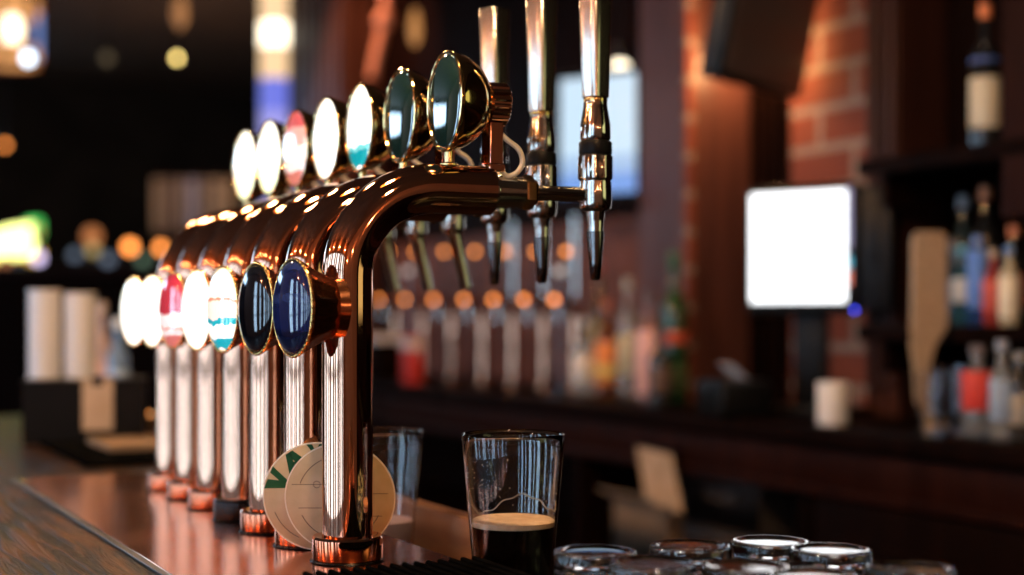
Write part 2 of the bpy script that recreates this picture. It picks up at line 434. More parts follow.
b = BM(); box(b,-.06,0,.005,.255,.168,.173, 0, 1, Matrix.Translation((0,0,.17))@Matrix.Rotation(.5,4,'Y')@Matrix.Translation((0,0,-.17))); obj('flap', b, M['cardboard'], t)
o = obj('red_packet', box(BM(), 0,.05,0,.09,0,.19,.006), M['red_card'], None, loc=(2.10, q.y-.0, .652))
tag(o, 'red packet poking out of the cardboard box', 'packet')
q = onv(735,480,2.0)
for k in range(2):
    crate((2.02, onv(745,480,2.02).y - .06 - .0*k + (0 if k==0 else .006), .645 + .145*k), .32, .30, .14, M['crate_grey'],
          'dim grey crate under the back counter, %s of two' % ('lower' if k==0 else 'upper'), group=None)

# ------------------------------------------------------------------ front bar
PE = .572                                   # bartender-side edge of the copper
LZ = CZ-.285                                # service ledge height
t = thing('bar_counter', 'dark wooden bar counter running away under the copper tap plinth', 'counter', (0,0,0))
b = BM(); box(b, .13, PE-.004, -.6, 3.5, TOP-.055, TOP-.003, .01, 3); box(b, PE-.02, .85, 2.12, 3.5, TOP-.055, TOP-.003, .008, 3); obj('wood_top', b, M['wood_bar'], t)
b = BM(); box(b, .17, PE-.006, -.6, 3.45, 0, TOP-.055); obj('front_panel', b, M['wood_dark'], t)
b = BM()
for k in range(5): box(b, .158, .174, -.5+.78*k, .15+.78*k, .15, .9, .005)
obj('panel_moulding', b, M['wood_red'], t)
t = thing('service_ledge', 'lower black service ledge behind the bar, carrying pints and upturned glasses', 'ledge', (0,0,0))
b = BM(); box(b, PE-.002, .86, .30, 1.16, LZ-.03, LZ); box(b, PE-.002, .705, 1.16, 2.10, LZ-.03, LZ); obj('ledge_top', b, M['black_ledge'], t)
b = BM(); box(b, PE-.002, .70, .30, 2.10, 0, LZ-.03); obj('cabinet', b, M['wood_dark'], t)

PL0 = .317
t = thing('copper_plinth', 'polished copper sheet carrying the row of beer towers on the bar', 'plinth', (0,0,TOP))
b = BM(); box(b, PL0, PE, .35, 2.06, -.003, 0.0, .0008, 1); obj('sheet', b, M['copper_plate'], t)
b = BM(); box(b, PL0-.008, PL0-.0005, .35, 2.064, -.003, 0, .0006, 1); obj('edge_strip', b, M['edge_metal'], t)

q1 = onv(440,513,.668)
o = obj('wooden_rail', box(BM(), .668, .695, 1.245, 2.09, LZ, CZ-.214, .004, 2), M['wood_rail'])
tag(o, 'worn light wooden rail edging the drip ledge behind the pint', 'rail')

# ribbed black mat
t = thing('bar_mat', 'black ribbed rubber bar mat before the nearest copper tower', 'mat', (0,0,TOP+.0005))
b = BM(); box(b, .40, .578, .62, 1.142, 0, .004, .001, 1); obj('base', b, M['rubber'], t)
b = BM()
for k in range(15): box(b, .406+.0115*k, .411+.0115*k, .63, 1.136, .0035, .0085, .0012, 1)
obj('rib', b, M['rubber'], t)

# ------------------------------------------------------------------ beer towers
def bead_rim(R, n, r, mtx):
    b = BM(); ring_bm(b, R, r*.8, 0, 48, 8, mtx)
    for k in range(n):
        a = 2*PI*k/n
        x = bmesh.ops.create_uvsphere(b, u_segments=8, v_segments=6, radius=r)
        T(b, x['verts'], mtx @ Matrix.Translation((R*math.cos(a), R*math.sin(a), 0)))
    return b
def dome(R, h, seg=48, n=10):
    return [(R*math.sin(k/n*PI/2) if k else 0, -h*math.cos(k/n*PI/2)) for k in range(n+1)]
PIPE_R, BEND, ZC = .0237, .085, .348
T_END, T_F, T_LENS = .142, .2565, .097
def sq(a, r, z):
    c, s = abs(math.cos(a)), abs(math.sin(a))
    return 1/((c**5+s**5)**(1/5))*.93

def tower(i, px, d, ang, low_ang, label, lens, low, collar, tall):
    base = at(px, HOR, d); base.z = TOP
    t = thing('beer_tap_tower', label, 'beer tap', base, ang-YAW, 'copper beer towers on the bar')
    # pipe
    pts = [(0,0,.012)] + [(0,0,z) for z in (.06,.12,.18,.22)]
    for k in range(17):
        a = k/16*PI/2
        pts.append((BEND*(1-math.cos(a)), 0, ZC-BEND+BEND*math.sin(a)))
    pts += [(.105,0,ZC),(T_END,0,ZC)]
    b = BM(); tube(b, pts, PIPE_R, 48); obj('pipe', b, M['copper'], t, angle=50)
    # collar and gasket
    b = BM(); lathe(b, [(PIPE_R-.001,.022),(.0315,.0235),(.0332,.0215),(.0332,.003),(.0325,.0015),(PIPE_R-.001,.0015)], 56)
    obj('collar', b, collar, t, angle=30)
    b = BM(); lathe(b, [(0,0),(.0345,0),(.0350,.0008),(.0345,.0018),(0,.0018)], 48); obj('gasket', b, M['black_metal'], t)
    # lower badge, turned a little further round the column
    lo = BM(); rot = Matrix.Rotation(low_ang-ang, 4, 'Z') @ Matrix.Translation((0,0,.234)) @ TOX   # lathe axis along +arm
    def flute(a, r, z): return 1 + (.022*math.cos(a*14) if r < .042 and z < -.018 else 0)
    lathe(lo, [(.0265,-.014),(.0300,-.024),(.0345,-.034),(.0395,-.044),(.0435,-.050),(.0445,-.0525),(.0435,-.0545),(.041,-.054),(.0,-.053)], 84, rot, shape=flute)
    lathe(lo, [(0,-.0235),(.026,-.0235),(.031,-.021),(.033,-.012),(.030,-.010),(0,-.010)], 48, rot)
    lp = obj('lower_badge', lo, M['copper_dark'], t, angle=35)
    lm = rot @ Matrix.Translation((0,0,-.0545))
    obj('beaded_rim', bead_rim(.0442, 44, .0018, lm), M['brass_bead'], lp)
    b = BM(); lathe(b, dome(.0425, .009), 56)
    o = obj('lens', b, low, lp, angle=60); fix_lens(o, lm)
    # upper badge
    ZL = .432
    up = Matrix.Translation((T_LENS,0,ZL)) @ TOX
    b = BM()
    lathe(b, [(.0,.001),(.043,.001),(.0465,-.001),(.0482,.0005),(.0482,.003),(.0472,.006),(.0450,.014),(.041,.022),(.0352,.030),(.028,.036),(.021,.0395),(.0185,.043),(0,.043)], 64, up)
    ub_ = obj('upper_badge', b, M['brass'], t, angle=30)
    b = BM(); lathe(b, dome(.0452, .0042), 56); o = obj('lens', b, lens, ub_, angle=60); fix_lens(o, up)
    b = BM(); ring_bm(b, .0468, .0017, -.0005, 56, 8, up); obj('rim', b, M['brass'], ub_)
    b = BM()
    lathe(b, [(0,.0415),(.019,.0415),(.0205,.0425),(.0205,.0600),(.0190,.0615),(.012,.0615),(.0115,.0590),(0,.0590)], 72, up, shape=lambda a,r,z: 1+(.035*(1 if math.cos(a*18)>0 else -1) if r>.02 else 0))
    obj('knurled_ring', b, M['copper'], ub_, angle=25)
    # bracket under the ring
    xb = T_LENS+.049
    b = BM(); zb = ZC+PIPE_R-.004
    box(b, xb-.0075, xb+.0065, -.011, -.007, zb, ZL-.018, .001, 1); box(b, xb-.0075, xb+.0065, .007, .011, zb, ZL-.018, .001, 1)
    box(b, xb-.0075, xb-.0045, -.011, .011, zb, ZL-.018, .001, 1); box(b, xb-.009, xb+.008, -.0125, .0125, zb-.002, zb+.006, .0012, 1)
    obj('bracket', b, M['copper'], t)
    b = BM(); tube(b, [(T_LENS+.0035,0,ZL-.0465),(T_LENS+.0035,0,ZC+PIPE_R-.002)], .0042, 16)
    lathe(b, [(0,0),(.0095,0),(.0095,.0015),(.007,.003),(0,.003)], 24, Matrix.Translation((T_LENS+.0035,0,ZC+PIPE_R-.0012)))
    obj('stem', b, M['brass'], t)
    # cable loop
    y0 = -.006
    cp = [Vector(p) for p in ((xb+.004,y0,ZL-.028),(xb+.012,y0-.004,ZL-.036),(xb+.022,y0-.006,ZL-.044),(xb+.026,y0-.006,ZL-.056),(xb+.021,y0-.004,ZL-.066),(xb+.011,y0-.002,ZL-.0695),(xb+.000,y0,ZC+PIPE_R+.0020),(xb-.006,y0,ZC+PIPE_R-.004))]
    sm = []
    for k in range(len(cp)-1):
        p0, p1, p2, p3 = cp[max(0,k-1)], cp[k], cp[k+1], cp[min(len(cp)-1,k+2)]
        for s in range(5):
            u = s/5
            sm.append(.5*((2*p1)+(p2-p0)*u+(2*p0-5*p1+4*p2-p3)*u*u+(3*p1-p0-3*p2+p3)*u**3))
    sm.append(cp[-1])
    b = BM(); tube(b, sm, .0026, 10); obj('cable', b, M['cream_cable'], t)
    # sleeve, nut, shank
    sh = Matrix.Translation((0,0,ZC)) @ TOX
    b = BM(); lathe(b, [(0,T_END-.004),(.0205,T_END-.004),(.0205,T_END+.003),(.0150,T_END+.006),(.0150,.176),(.0120,.178),(0,.178)], 40, sh)
    obj('sleeve', b, M['chrome'], t, angle=25)
    b = BM(); lathe(b, [(0,.1765),(.0160,.1765),(.0172,.1785),(.0172,.1855),(.0160,.1875),(0,.1875)], 6, sh); lathe(b, [(0,.187),(.0125,.187),(.0125,.190),(0,.190)], 24, sh)
    obj('nut', b, M['brass'], t, angle=20)
    b = BM(); lathe(b, [(0,.1885),(.0075,.1885),(.0075,T_F-.004),(0,T_F-.004)], 24, sh); obj('shank', b, M['chrome'], t, angle=30)
    # faucet
    F = Matrix.Translation((T_F,0,0))
    if tall:
        b = BM(); lathe(b, [(0,.322),(.0085,.322),(.0098,.331),(.0150,.334),(.0162,.338),(.0162,.352),(.0158,.361),(.0140,.3625),(0,.3625)], 40, F)
        fb = obj('faucet', b, M['chrome'], t, angle=25)
        b = BM(); lathe(b, [(0,.3615),(.0150,.3615),(.0168,.364),(.0168,.386),(.0150,.3885),(0,.3885)], 72, F, shape=lambda a,r,z: 1+(.05*math.cos(a*9) if r>.016 else 0)); obj('knurled_nut', b, M['chrome'], fb, angle=35)
        b = BM(); lathe(b, [(0,.3880),(.0160,.3880),(.0166,.3895),(.0166,.3995),(.0160,.401),(0,.401)], 40, F); obj('black_ring', b, M['black_plastic'], fb, angle=30)
        b = BM(); lathe(b, [(0,.4005),(.0135,.4005),(.0152,.404),(.0150,.418),(.0120,.436),(.0118,.4405),(0,.4405)], 40, F); obj('bonnet', b, M['chrome'], fb, angle=30)
        b = BM(); lathe(b, [(0,.4395),(.0115,.4395),(.0122,.443),(.0115,.446),(0,.446)], 32, F); obj('ferrule', b, M['brass'], fb, angle=25)
        b = BM(); lathe(b, [(0,.4455),(.0118,.4455),(.0128,.48),(.0152,.572),(.0144,.5745),(0,.5745)], 48, F @ Matrix.Rotation(.35,4,'Z'), shape=sq)
        obj('handle', b, M['steel'], t, angle=35)
        b = BM(); lathe(b, [(0,.2625),(.0030,.2625),(.0050,.2645),(.0066,.2800),(.0088,.3080),(.0088,.3115),(0,.3115)], 32, F); obj('nozzle_tip', b, M['chrome_dark'], fb, angle=40)
        b = BM(); lathe(b, [(0,.311),(.0080,.311),(.0085,.3225),(0,.3225)], 32, F); obj('nozzle', b, M['chrome'], fb, angle=40)
    else:
        b = BM(); lathe(b, [(0,.326),(.010,.326),(.0145,.333),(.0150,.362),(.0120,.372),(.0070,.376),(0,.376)], 32, F)
        fb = obj('faucet', b, M['chrome'], t, angle=30)
        b = BM(); tube(b, [(T_F,0,.336),(T_F+.004,0,.318),(T_F+.010,0,.292),(T_F+.017,0,.262)], [.0080,.0078,.0074,.0070], 20); obj('spout', b, M['chrome'], fb, angle=40)
        b = BM(); tube(b, [(T_F,0,.374),(T_F,0,.392)], .0045, 12); ball(b, (T_F,0,.397), .0085); obj('handle', b, M['black_plastic'], t)
    return t
def fix_lens(o, mx):
    """keep the face's Z axis vertical so the printed bands run level: move the orientation into the mesh"""
    o.data.transform(mx.to_3x3().to_4x4())
    o.location = mx.to_translation()

spec = [ # column px, distance, arm angle, lower-badge angle, label, upper lens, lower lens, collar, stout faucet
 (347.5,1.300,23.0,32,'nearest copper beer tower, navy lower badge, coasters leaning behind it','lens_green','lens_navy','copper',True),
 (308.0,1.391,24.0,32,'second nearest copper beer tower, with plain black lower badge','lens_green','lens_black','copper',True),
 (272.0,1.482,24.0,32,'copper beer tower with white and teal upper and lower badges','lens_teal','lens_teal_low','copper',True),
 (243.5,1.573,26.0,33,'copper beer tower on black collar with all-white badges','lens_white','lens_white','black_metal',False),
 (217.0,1.664,27.0,34,'copper beer tower with red badges crossed by a white band','lens_red_top','lens_red','copper',False),
 (194.5,1.755,28.0,35,'white-badged copper beer tower just beyond the red-badged one','lens_whiteg','lens_white','copper',False),
 (174.0,1.846,29.0,36,'farthest copper beer tower, at the left end of the row','lens_whiteg','lens_white','copper',False)]
R_ = math.radians
for i, s in enumerate(spec):
    tower(i, s[0], s[1], R_(s[2]), R_(s[3]), s[4], M[s[5]], M[s[6]], M[s[7]], s[8])

# ------------------------------------------------------------------ coasters leaning behind the first column
def coaster(px, d, lean, label, roll, front):
    c = at(px, HOR, d); c.z = TOP+.0005
    t = thing('coaster', label, 'coaster', c, -YAW, 'round cream coasters')
    R = .053
    mt = Matrix.Rotation(lean, 4, 'X') @ Matrix.Translation((0,0,R)) @ Matrix.Rotation(PI/2, 4, 'X') @ Matrix.Rotation(roll, 4, 'Z')  # disc normal towards -Y (camera)
    b = BM(); lathe(b, [(0,-.0010),(R-.0004,-.0010),(R,-.0006),(R,.0006),(R-.0004,.0010),(0,.0010)], 72, mt); obj('card', b, M['coaster'], t, angle=50)
    b = BM(); lathe(b, [(R-.0011,.0007),(R-.0011,.00112),(R+.0001,.00105),(R+.0002,0),(R+.0001,-.001),(R-.001,-.001)], 72, mt); obj('cut_edge', b, M['coaster_edge'], t, angle=50)
    z0, z1 = .0009, .00115
    g = BM(); n = BM()
    def arc(bm, r, a0, a1, w, k=14):
        for s in range(k):
            p, q = a0+(a1-a0)*s/k, a0+(a1-a0)*(s+1)/k
            poly(bm, [(r*math.cos(p),r*math.sin(p)),((r+w)*math.cos(p),(r+w)*math.sin(p)),((r+w)*math.cos(q),(r+w)*math.sin(q)),(r*math.cos(q),r*math.sin(q))], z0, z1)
    def glyph(bm, shape, a, r, s):
        """letter strokes (polygons, y = outwards) placed around the rim"""
        for pl in shape:
            pts = []
            for x, y in pl:
                X, Y = x*s, y*s + r
                pts.append((X*math.cos(a-PI/2)-Y*math.sin(a-PI/2), X*math.sin(a-PI/2)+Y*math.cos(a-PI/2)))
            poly(bm, pts, z0, z1)
    V = [[(-.62,1),(-.10,1),(.06,.40),(.16,0),(-.20,0)], [(.62,1),(.26,1),(.0,.30),(-.02,0),(.20,0)]]
    A = [[(-.62,0),(-.20,0),(.10,1),(-.22,1)], [(.62,0),(.12,0),(-.14,1),(.22,1)], [(-.3,.28),(.3,.28),(.24,.44),(-.24,.44)]]
    Yl = [[(-.55,1),(-.2,1),(.06,.45),(-.14,.40)], [(.55,1),(.26,1),(-.02,.42),(.14,.40)], [(-.15,0),(.15,0),(.15,.5),(-.15,.5)]]
    if front:
        arc(n, .040, R_(112), R_(160), .0008); arc(n, .040, R_(205), R_(250), .0008); arc(n, .040, R_(290), R_(335), .0008)
        for yy, x0, x1 in ((.013,-.046,-.006),(-.010,-.040,-.008),(.004,.010,.046),(-.018,.012,.040)):
            poly(n, [(x0,yy-.0003),(x1,yy-.0003),(x1,yy+.0003),(x0,yy+.0003)], z0, z1)
        for cx, cy in ((-.022,.013),(-.012,-.010),(.024,.004)):
            for s in range(12):
                p, q = 2*PI*s/12, 2*PI*(s+1)/12
                poly(n, [(cx+r*math.cos(a),cy+r*math.sin(a)) for r, a in ((.0030,p),(.0036,p),(.0036,q),(.0030,q))], z0, z1+.0001)
        glyph(g, Yl, R_(108), .022, .007)
    else:
        glyph(g, V, R_(158), .032, .019); glyph(g, A, R_(122), .033, .0180); glyph(g, Yl, R_(92), .036, .0155)
        arc(n, .044, R_(200), R_(245), .0008)
    for bm in (g, n):
        T(bm, bm.verts[:], mt)
    if g.verts: obj('lettering', g, M['green_ink'], t, smooth=False)
    obj('printed_line', n, M['brown_ink'], t, smooth=False)
    return t
coaster(341, 1.3465, R_(7), 'cream round coaster with thin printed lines, the front one', 0.0, True)
coaster(319, 1.3552, R_(7), 'cream round coaster with green letters, behind the lined one', R_(0), False)

# ------------------------------------------------------------------ pints
def pint(c, label, fill, foam_z, m_liq, m_foam, lacing, hgt=.1655, r0=.033, r1=.0482):
    t = thing('pint_glass', label, 'glass', c)
    def rr(z): return r0 + (r1-r0)*z/hgt
    th = .0022
    prof = [(0,.0006),(r0-.004,0),(r0-.001,.001),(r0,.003)]
    for k in range(1,9): prof.append((rr(hgt*k/8), hgt*k/8))
    prof += [(r1-.0004,hgt+.0012),(r1-th*.5,hgt+.0017),(r1-th+.0003,hgt+.001)]
    for k in range(8,0,-1):
        z = .012+(hgt-.012)*(k-.2)/8; prof.append((rr(z)-th, z))
    prof += [(rr(.012)-th-.002,.0105),(0,.0095)]
    b = BM(); lathe(b, prof, 72); obj('glass_body', b, M['glass'], t, angle=60)
    g = .0004
    b = BM(); lathe(b, [(0,.0105),(rr(.0125)-th-.003,.0112),(rr(.014)-th-g,.0145),(rr(fill)-th-g,fill),(0,fill)], 64); obj('beer', b, m_liq, t, angle=50)
    b = BM(); lathe(b, [(0,fill+.0002),(rr(fill)-th-g,fill+.0002),(rr(foam_z)-th-g,foam_z-.0015),(rr(foam_z)-th-.003,foam_z),(rr(foam_z)-th-.02,foam_z-.0008),(0,foam_z-.0005)], 64); obj('foam', b, m_foam, t, angle=50)
    if lacing:
        b = BM(); pts = []
        for k in range(61):
            a = -PI*1.02 + k/60*PI*1.05
            z = foam_z + .018 + .009*math.sin(k*.17+2.2) + .0012*math.sin(k*.8)
            r = rr(z)-th-.0008
            pts.append((r*math.cos(a-YAW), r*math.sin(a-YAW), z))
        tube(b, pts, .0006, 6)
        random.seed(3)
        for k in range(60):
            a = random.uniform(0, 2*PI); z = random.uniform(foam_z+.01, hgt-.02); r = rr(z)-th-.0006
            x = bmesh.ops.create_icosphere(b, subdivisions=1, radius=random.uniform(.0003,.0007)); T(b, x['verts'], Matrix.Translation((r*math.cos(a), r*math.sin(a), z)))
        obj('foam_lacing', b, M['foam_line'], t)
    return t
c = at(513, HOR, 1.30); c.z = LZ+.0005
zf = lambda y, d: CZ+(HOR-y)*d/FPX - LZ
pint(c, 'half-drunk pint of black stout with tan foam, right of the towers', zf(527,1.29), zf(522,1.30)+.003, M['stout'], M['foam'], True, hgt=zf(435.5,1.30))
c = at(381, HOR, 1.575); c.z = LZ+.0005
pint(c, 'nearly empty pint glass behind the nearest tower, dregs in the bottom', zf(541,1.575), zf(519,1.575), M['amber_beer'], M['pink_foam'], False, hgt=zf(432,1.575))

# upturned glasses
def tumbler(c, label, h):
    t = thing('upturned_glass', label, 'glass', c, 0, 'upturned glasses on the service ledge')
    r0, r1, th = .0345, .0370, .0024       # r0: foot (now on top), r1: mouth (below)
    prof = [(r1,0),(r1+.0002,.001)]
    for k in range(1,6): prof.append((r1+(r0-r1)*(k/6)**.8, h*k/6*.93))
    prof += [(r0+.0006,h-.013),(r0+.0004,h-.002),(r0-.0004,h-.0004),(r0-.0020,h),(r0-.0045,h-.0001),(r0-.0065,h-.0012),(r0-.012,h-.0018),(r0-.02,h-.0021),(0,h-.0022)]
    b = BM(); inn = [(0,h-.014),(r0-.012,h-.0145),(r0-.005,h-.018)]
    for k in range(5,0,-1): inn.append((r1+(r0-r1)*(k/6)**.8-th, h*k/6*.80))
    inn += [(r1-th,.001),(r1-th+.0006,0)]
    lathe(b, inn + prof, 64); obj('glass_body', b, M['glass'], t, angle=60)
    return t
ups = [(595,551,'leftmost'),(653,562,'front row, right of the leftmost'),(690,545,'back row, second from left'),(770,541,'back row, farthest'),
       (831,549,'brightest topped, right of the farthest'),(746,566,'front row, between the two back ones'),(813,575,'lowest in the frame, cut by its lower border'),(911,567,'rightmost')]
UPL = ['leftmost upturned glass, its pale foot beside the stout','upturned glass in front, just right of the leftmost one','upturned glass in the back, second from the left',
 'farthest upturned glass, with a thin bright rim at its back','upturned glass with bright white foot, right of the farthest one','upturned glass in the front row, just before the farthest one',
 'upturned glass nearest the frame bottom, showing only its foot','rightmost upturned glass, standing apart from the others']
for k, (px, py, _) in enumerate(ups):
    z = CZ-.192; p = onz(px, py, z); p.z = LZ+.0005
    tumbler(p, UPL[k], z-LZ)

# ------------------------------------------------------------------ bottles
def bottle(loc, h, r, gcol, lcol, ccol, label, group=None, trans=.8, lab=(.18,.52), neck=.32, band=None, tilt=0, cap_m=None):
    t = thing('bottle', label, 'bottle', loc, 0, group)
    sh = h*(.62 if neck > .28 else .70)
    b = BM()
    lathe(b, [(0,.002),(r*.8,0),(r,.006),(r,sh),(r*.92,sh+h*.05),(r*.55,sh+h*.10),(r*neck,sh+h*.15),(r*neck,h*.955),(r*neck*1.12,h*.957),(r*neck*1.12,h*.97),(0,h*.97)], 28)
    obj('body', b, bottle_glass(gcol, trans), t, angle=35)
    if lcol:
        b = BM(); lathe(b, [(r+.0002,h*lab[0]),(r+.001,h*lab[0]+.001),(r+.001,h*lab[1]-.001),(r+.0002,h*lab[1])], 28); obj('label', b, plain(lcol,.6), t)
    if band:
        b = BM(); lathe(b, [(r+.0004,h*band[1]),(r+.0013,h*band[1]+.001),(r+.0013,h*band[2]-.001),(r+.0004,h*band[2])], 28); obj('label_band', b, plain(band[0],.5), t)
    b = BM(); lathe(b, [(r*neck*1.2,h*.90),(r*neck*1.3,h*.905),(r*neck*1.3,h*.995),(r*neck*1.1,h),(0,h)], 20); obj('cap', b, plain(ccol,.35), t, angle=30)
    return t
G1 = 'bottles on the back counter'
def bot(px, pytop, v, r, g, l, c, label, **k):
    p = onv(px, HOR, v); ztop = onv(px, pytop, v).z
    zb = k.pop('zb', CT)+.0005; p.z = zb
    return bottle(p, ztop-zb, r, g, l, c, label, **k)
DG, CL, AM, PK = (.02,.10,.04), (.80,.85,.88), (.50,.16,.03), (.75,.50,.48)
bot(585,318,2.16,.030,CL,(.70,.62,.52),(.70,.66,.58),'clear bottle with pale label, leftmost on the back counter', group=G1)
bot(606,300,2.20,.030,AM,(.78,.25,.06),(.55,.12,.04),'bottle with orange label beside the clear one', group=G1, lab=(.12,.56), band=((.75,.55,.15),.2,.32))
bot(628,278,2.24,.030,CL,(.52,.46,.30),(.55,.50,.40),'tall clear bottle with tan label between orange and pink ones', group=G1)
bot(600,262,2.34,.030,(.30,.22,.06),(.35,.30,.12),(.30,.05,.03),'olive bottle at the wall, behind the orange-labelled one', group=G1)
bot(648,292,2.10,.033,PK,(.72,.42,.40),(.10,.08,.08),'bottle with a large pink label', group=G1, lab=(.08,.66))
bot(674,252,2.10,.034,DG,(.07,.13,.05),(.04,.12,.05),'tall dark green bottle with red band against the pillar', group=G1, trans=.5, lab=(.08,.26), band=((.55,.08,.04),.40,.48))
bot(660,330,2.02,.030,(.03,.03,.03),(.10,.06,.05),(.06,.05,.05),'short dark bottle standing between pink and green ones', group=G1, trans=.2)

# niche shelves on the right
SV0, SV1 = 2.14, 2.44
zs1 = onv(985,327,2.24).z; zs2 = onv(985,153,2.24).z
for zz, nm, lb in ((zs1,'bottle_shelf','lower bottle shelf in the dark niche at right'),(zs2,'bottle_shelf','upper bottle shelf holding the cream-labelled bottle')):
    t = thing(nm, lb, 'shelf', (0,0,zz))
    b = BM(); box(b, SV0, SV1, .6, uD-.05, -.022, 0, .003); obj('board', b, M['wood_dark'], t)
    b = BM(); box(b, SV0-.012, SV0+.002, .6, uD-.05, -.03, .004, .003); obj('lip', b, M['wood_dark'], t)
    for q in (.7, 1.5, uD-.10):
        b = BM(); box(b, SV0+.03, SV1, q, q+.02, -.10, -.022); obj('bracket', b, M['wood_dark'], t)
G2 = 'bottles on the niche shelves'
BK = (.015,.015,.015)
bot(985,4,2.24,.030,BK,(.62,.54,.38),(.75,.20,.06),'dark bottle with big cream label and orange cap, upper shelf', group=G2, trans=.1, zb=zs2, lab=(.16,.50), band=((.05,.10,.30),.60,.63))
bot(1024,30,2.26,.030,BK,(.38,.30,.16),(.12,.10,.08),'bottle with tan label, cut by the right border, upper shelf', group=G2, trans=.1, zb=zs2, lab=(.2,.60))
bot(985,187,2.34,.030,BK,(.10,.05,.03),(.70,.22,.08),'dark bottle with orange cap at the back of the lower shelf', group=G2, trans=.1, zb=zs1)
bot(963,196,2.36,.028,(.03,.05,.05),(.10,.10,.10),(.35,.38,.40),'dark bottle with grey cap, back of the lower shelf', group=G2, trans=.3, zb=zs1)
bot(1014,226,2.30,.028,BK,(.25,.05,.04),(.62,.20,.08),'dark red-labelled bottle by the right border, lower shelf', group=G2, trans=.1, zb=zs1)
bot(948,238,2.22,.023,(.04,.06,.10),(.10,.16,.30),(.08,.08,.10),'navy-labelled slim bottle, leftmost on the lower shelf', group=G2, trans=.3, zb=zs1)
bot(962,246,2.19,.020,(.12,.40,.50),(.70,.72,.68),(.10,.45,.60),'white-labelled bottle with teal glass, lower shelf', group=G2, zb=zs1, lab=(.30,.60))
bot(977,236,2.19,.019,(.10,.25,.70),(.12,.28,.75),(.15,.3,.75),'bright blue bottle on the lower shelf', group=G2, zb=zs1, lab=(.2,.85))
bot(993,250,2.18,.020,(.45,.06,.05),(.50,.08,.06),(.60,.50,.40),'small red bottle beside the bright blue one', group=G2, trans=.4, zb=zs1, lab=(.2,.6))
bot(1009,246,2.17,.019,(.75,.66,.45),(.78,.70,.52),(.15,.30,.65),'cream bottle with blue cap, lower shelf', group=G2, trans=.4, zb=zs1, lab=(.12,.62))
# paddle
p = onv(929,232,2.09); pz = p.z
t = thing('wooden_paddle', 'pale wooden paddle standing on its curved handle in the niche', 'paddle', (p.x, p.y, CT+.0005))
b = BM(); hh = pz-CT
pts = []
prof = [(0,.012),(.06,.012),(.12,.014),(.17,.022),(.20,.033),(.22,.036),(hh-.012,.034),(hh,.026)]
for z, w in prof: pts.append((-w + (-.016 if .05<z<.19 else .012 if z<.05 else 0), z))
for z, w in reversed(prof): pts.append((w + (-.016 if .05<z<.19 else .012 if z<.05 else 0), z))
poly(b, pts, -.009, .009); bmesh.ops.bevel(b, geom=b.edges[:], offset=.003, segments=2, affect='EDGES')
o = obj('board', b, M['paddle_wood'], t); o.rotation_euler = (PI/2, 0, PI/2*0 - YAW*.9)
b = BM(); lathe(b, [(0,0),(.032,0),(.032,.006),(.02,.012),(0,.012)], 24, Matrix.Translation((.012*CS,-.012*SN,0))); obj('foot', b, M['paddle_wood'], t)

# glasses and bottle below the shelf on the back counter
def barglass(px, pytop, v, r, label):
    p = onv(px, HOR, v); p.z = CT+.0005; h = onv(px, pytop, v).z-CT
    t = thing('drinking_glass', label, 'glass', p, 0, 'glasses on the back counter')
    b = BM(); lathe(b, [(0,0),(r*.85,0),(r,h),(r-.0016,h),(r*.85-.0016,.008),(0,.008)], 28); obj('glass_body', b, M['glass'], t, angle=40)
barglass(930,372,2.00,.025,'clear tumbler on the back counter, left of the other glass')
barglass(952,366,2.04,.025,'clear tumbler on the back counter, beside the red-labelled bottle')
bot(978,345,2.03,.030,(.55,.60,.65),(.62,.05,.04),(.15,.12,.12),'squat clear bottle with bright red label on the counter', group=G1, lab=(.30,.72), neck=.4)
bot(1002,340,2.03,.022,CL,(.30,.42,.62),(.3,.35,.45),'clear bottle with blue label right of the red-labelled one', group=G1, lab=(.20,.6), neck=.4)
bot(1020,352,2.05,.022,(.20,.18,.16),(.35,.32,.28),(.3,.3,.3),'grey bottle at the right border on the back counter', group=G1, neck=.4)

# ------------------------------------------------------------------ till monitor
c = at(800,245,3.22)
t = thing('till_monitor', 'till monitor with bright white screen on the back counter', 'monitor', (c.x,c.y,CT), R_(27))
zc = c.z-CT; hw, hh = .135, .146
b = BM(); box(b, 0, .05, -hw, hw, zc-hh-.014, zc+hh-.006, .010, 3); box(b, .05,.10,-hw*.7,hw*.7,zc-hh*.7,zc+hh*.7,.01,2); hs = obj('housing', b, M['tv_black'], t)
b = BM(); box(b, -.0015, .002, -hw+.024, hw-.012, zc-hh+.014, zc+hh-.024); obj('screen', b, M['monitor_lit'], hs, smooth=False)
b = BM(); box(b, -.0015, .002, -hw+.012, -hw+.0235, zc-.01, zc+hh-.02); obj('screen_bar', b, M['monitor_edge'], hs, smooth=False)
b = BM(); box(b, -.0015, .002, -hw+.012, -hw+.0235, zc-.055, zc-.03); obj('screen_icon', b, M['monitor_teal'], hs, smooth=False)
b = BM(); box(b, -.0015, .002, -hw+.012, -hw+.0235, zc-.095, zc-.06); obj('screen_icon', b, M['monitor_red'], hs, smooth=False)
b = BM(); ball(b, (-.001,-hw+.004,zc-hh-.004), .004); obj('led', b, M['led_blue'], hs)
b = BM(); box(b, .05, .085, -.04, .04, .02, zc-hh+.03, .006); box(b, .01, .16, -.11, .11, .0005, .022, .008, 2); obj('stand', b, M['black_plastic'], t)
b = BM(); box(b, .012, .06, -hw-.075, -hw-.001, zc-.15, zc+.13, .004); box(b, .008,.014,-hw-.045,-hw-.028,zc-.05,zc+.09,.001); obj('card_reader', b, M['black_plastic'], t)
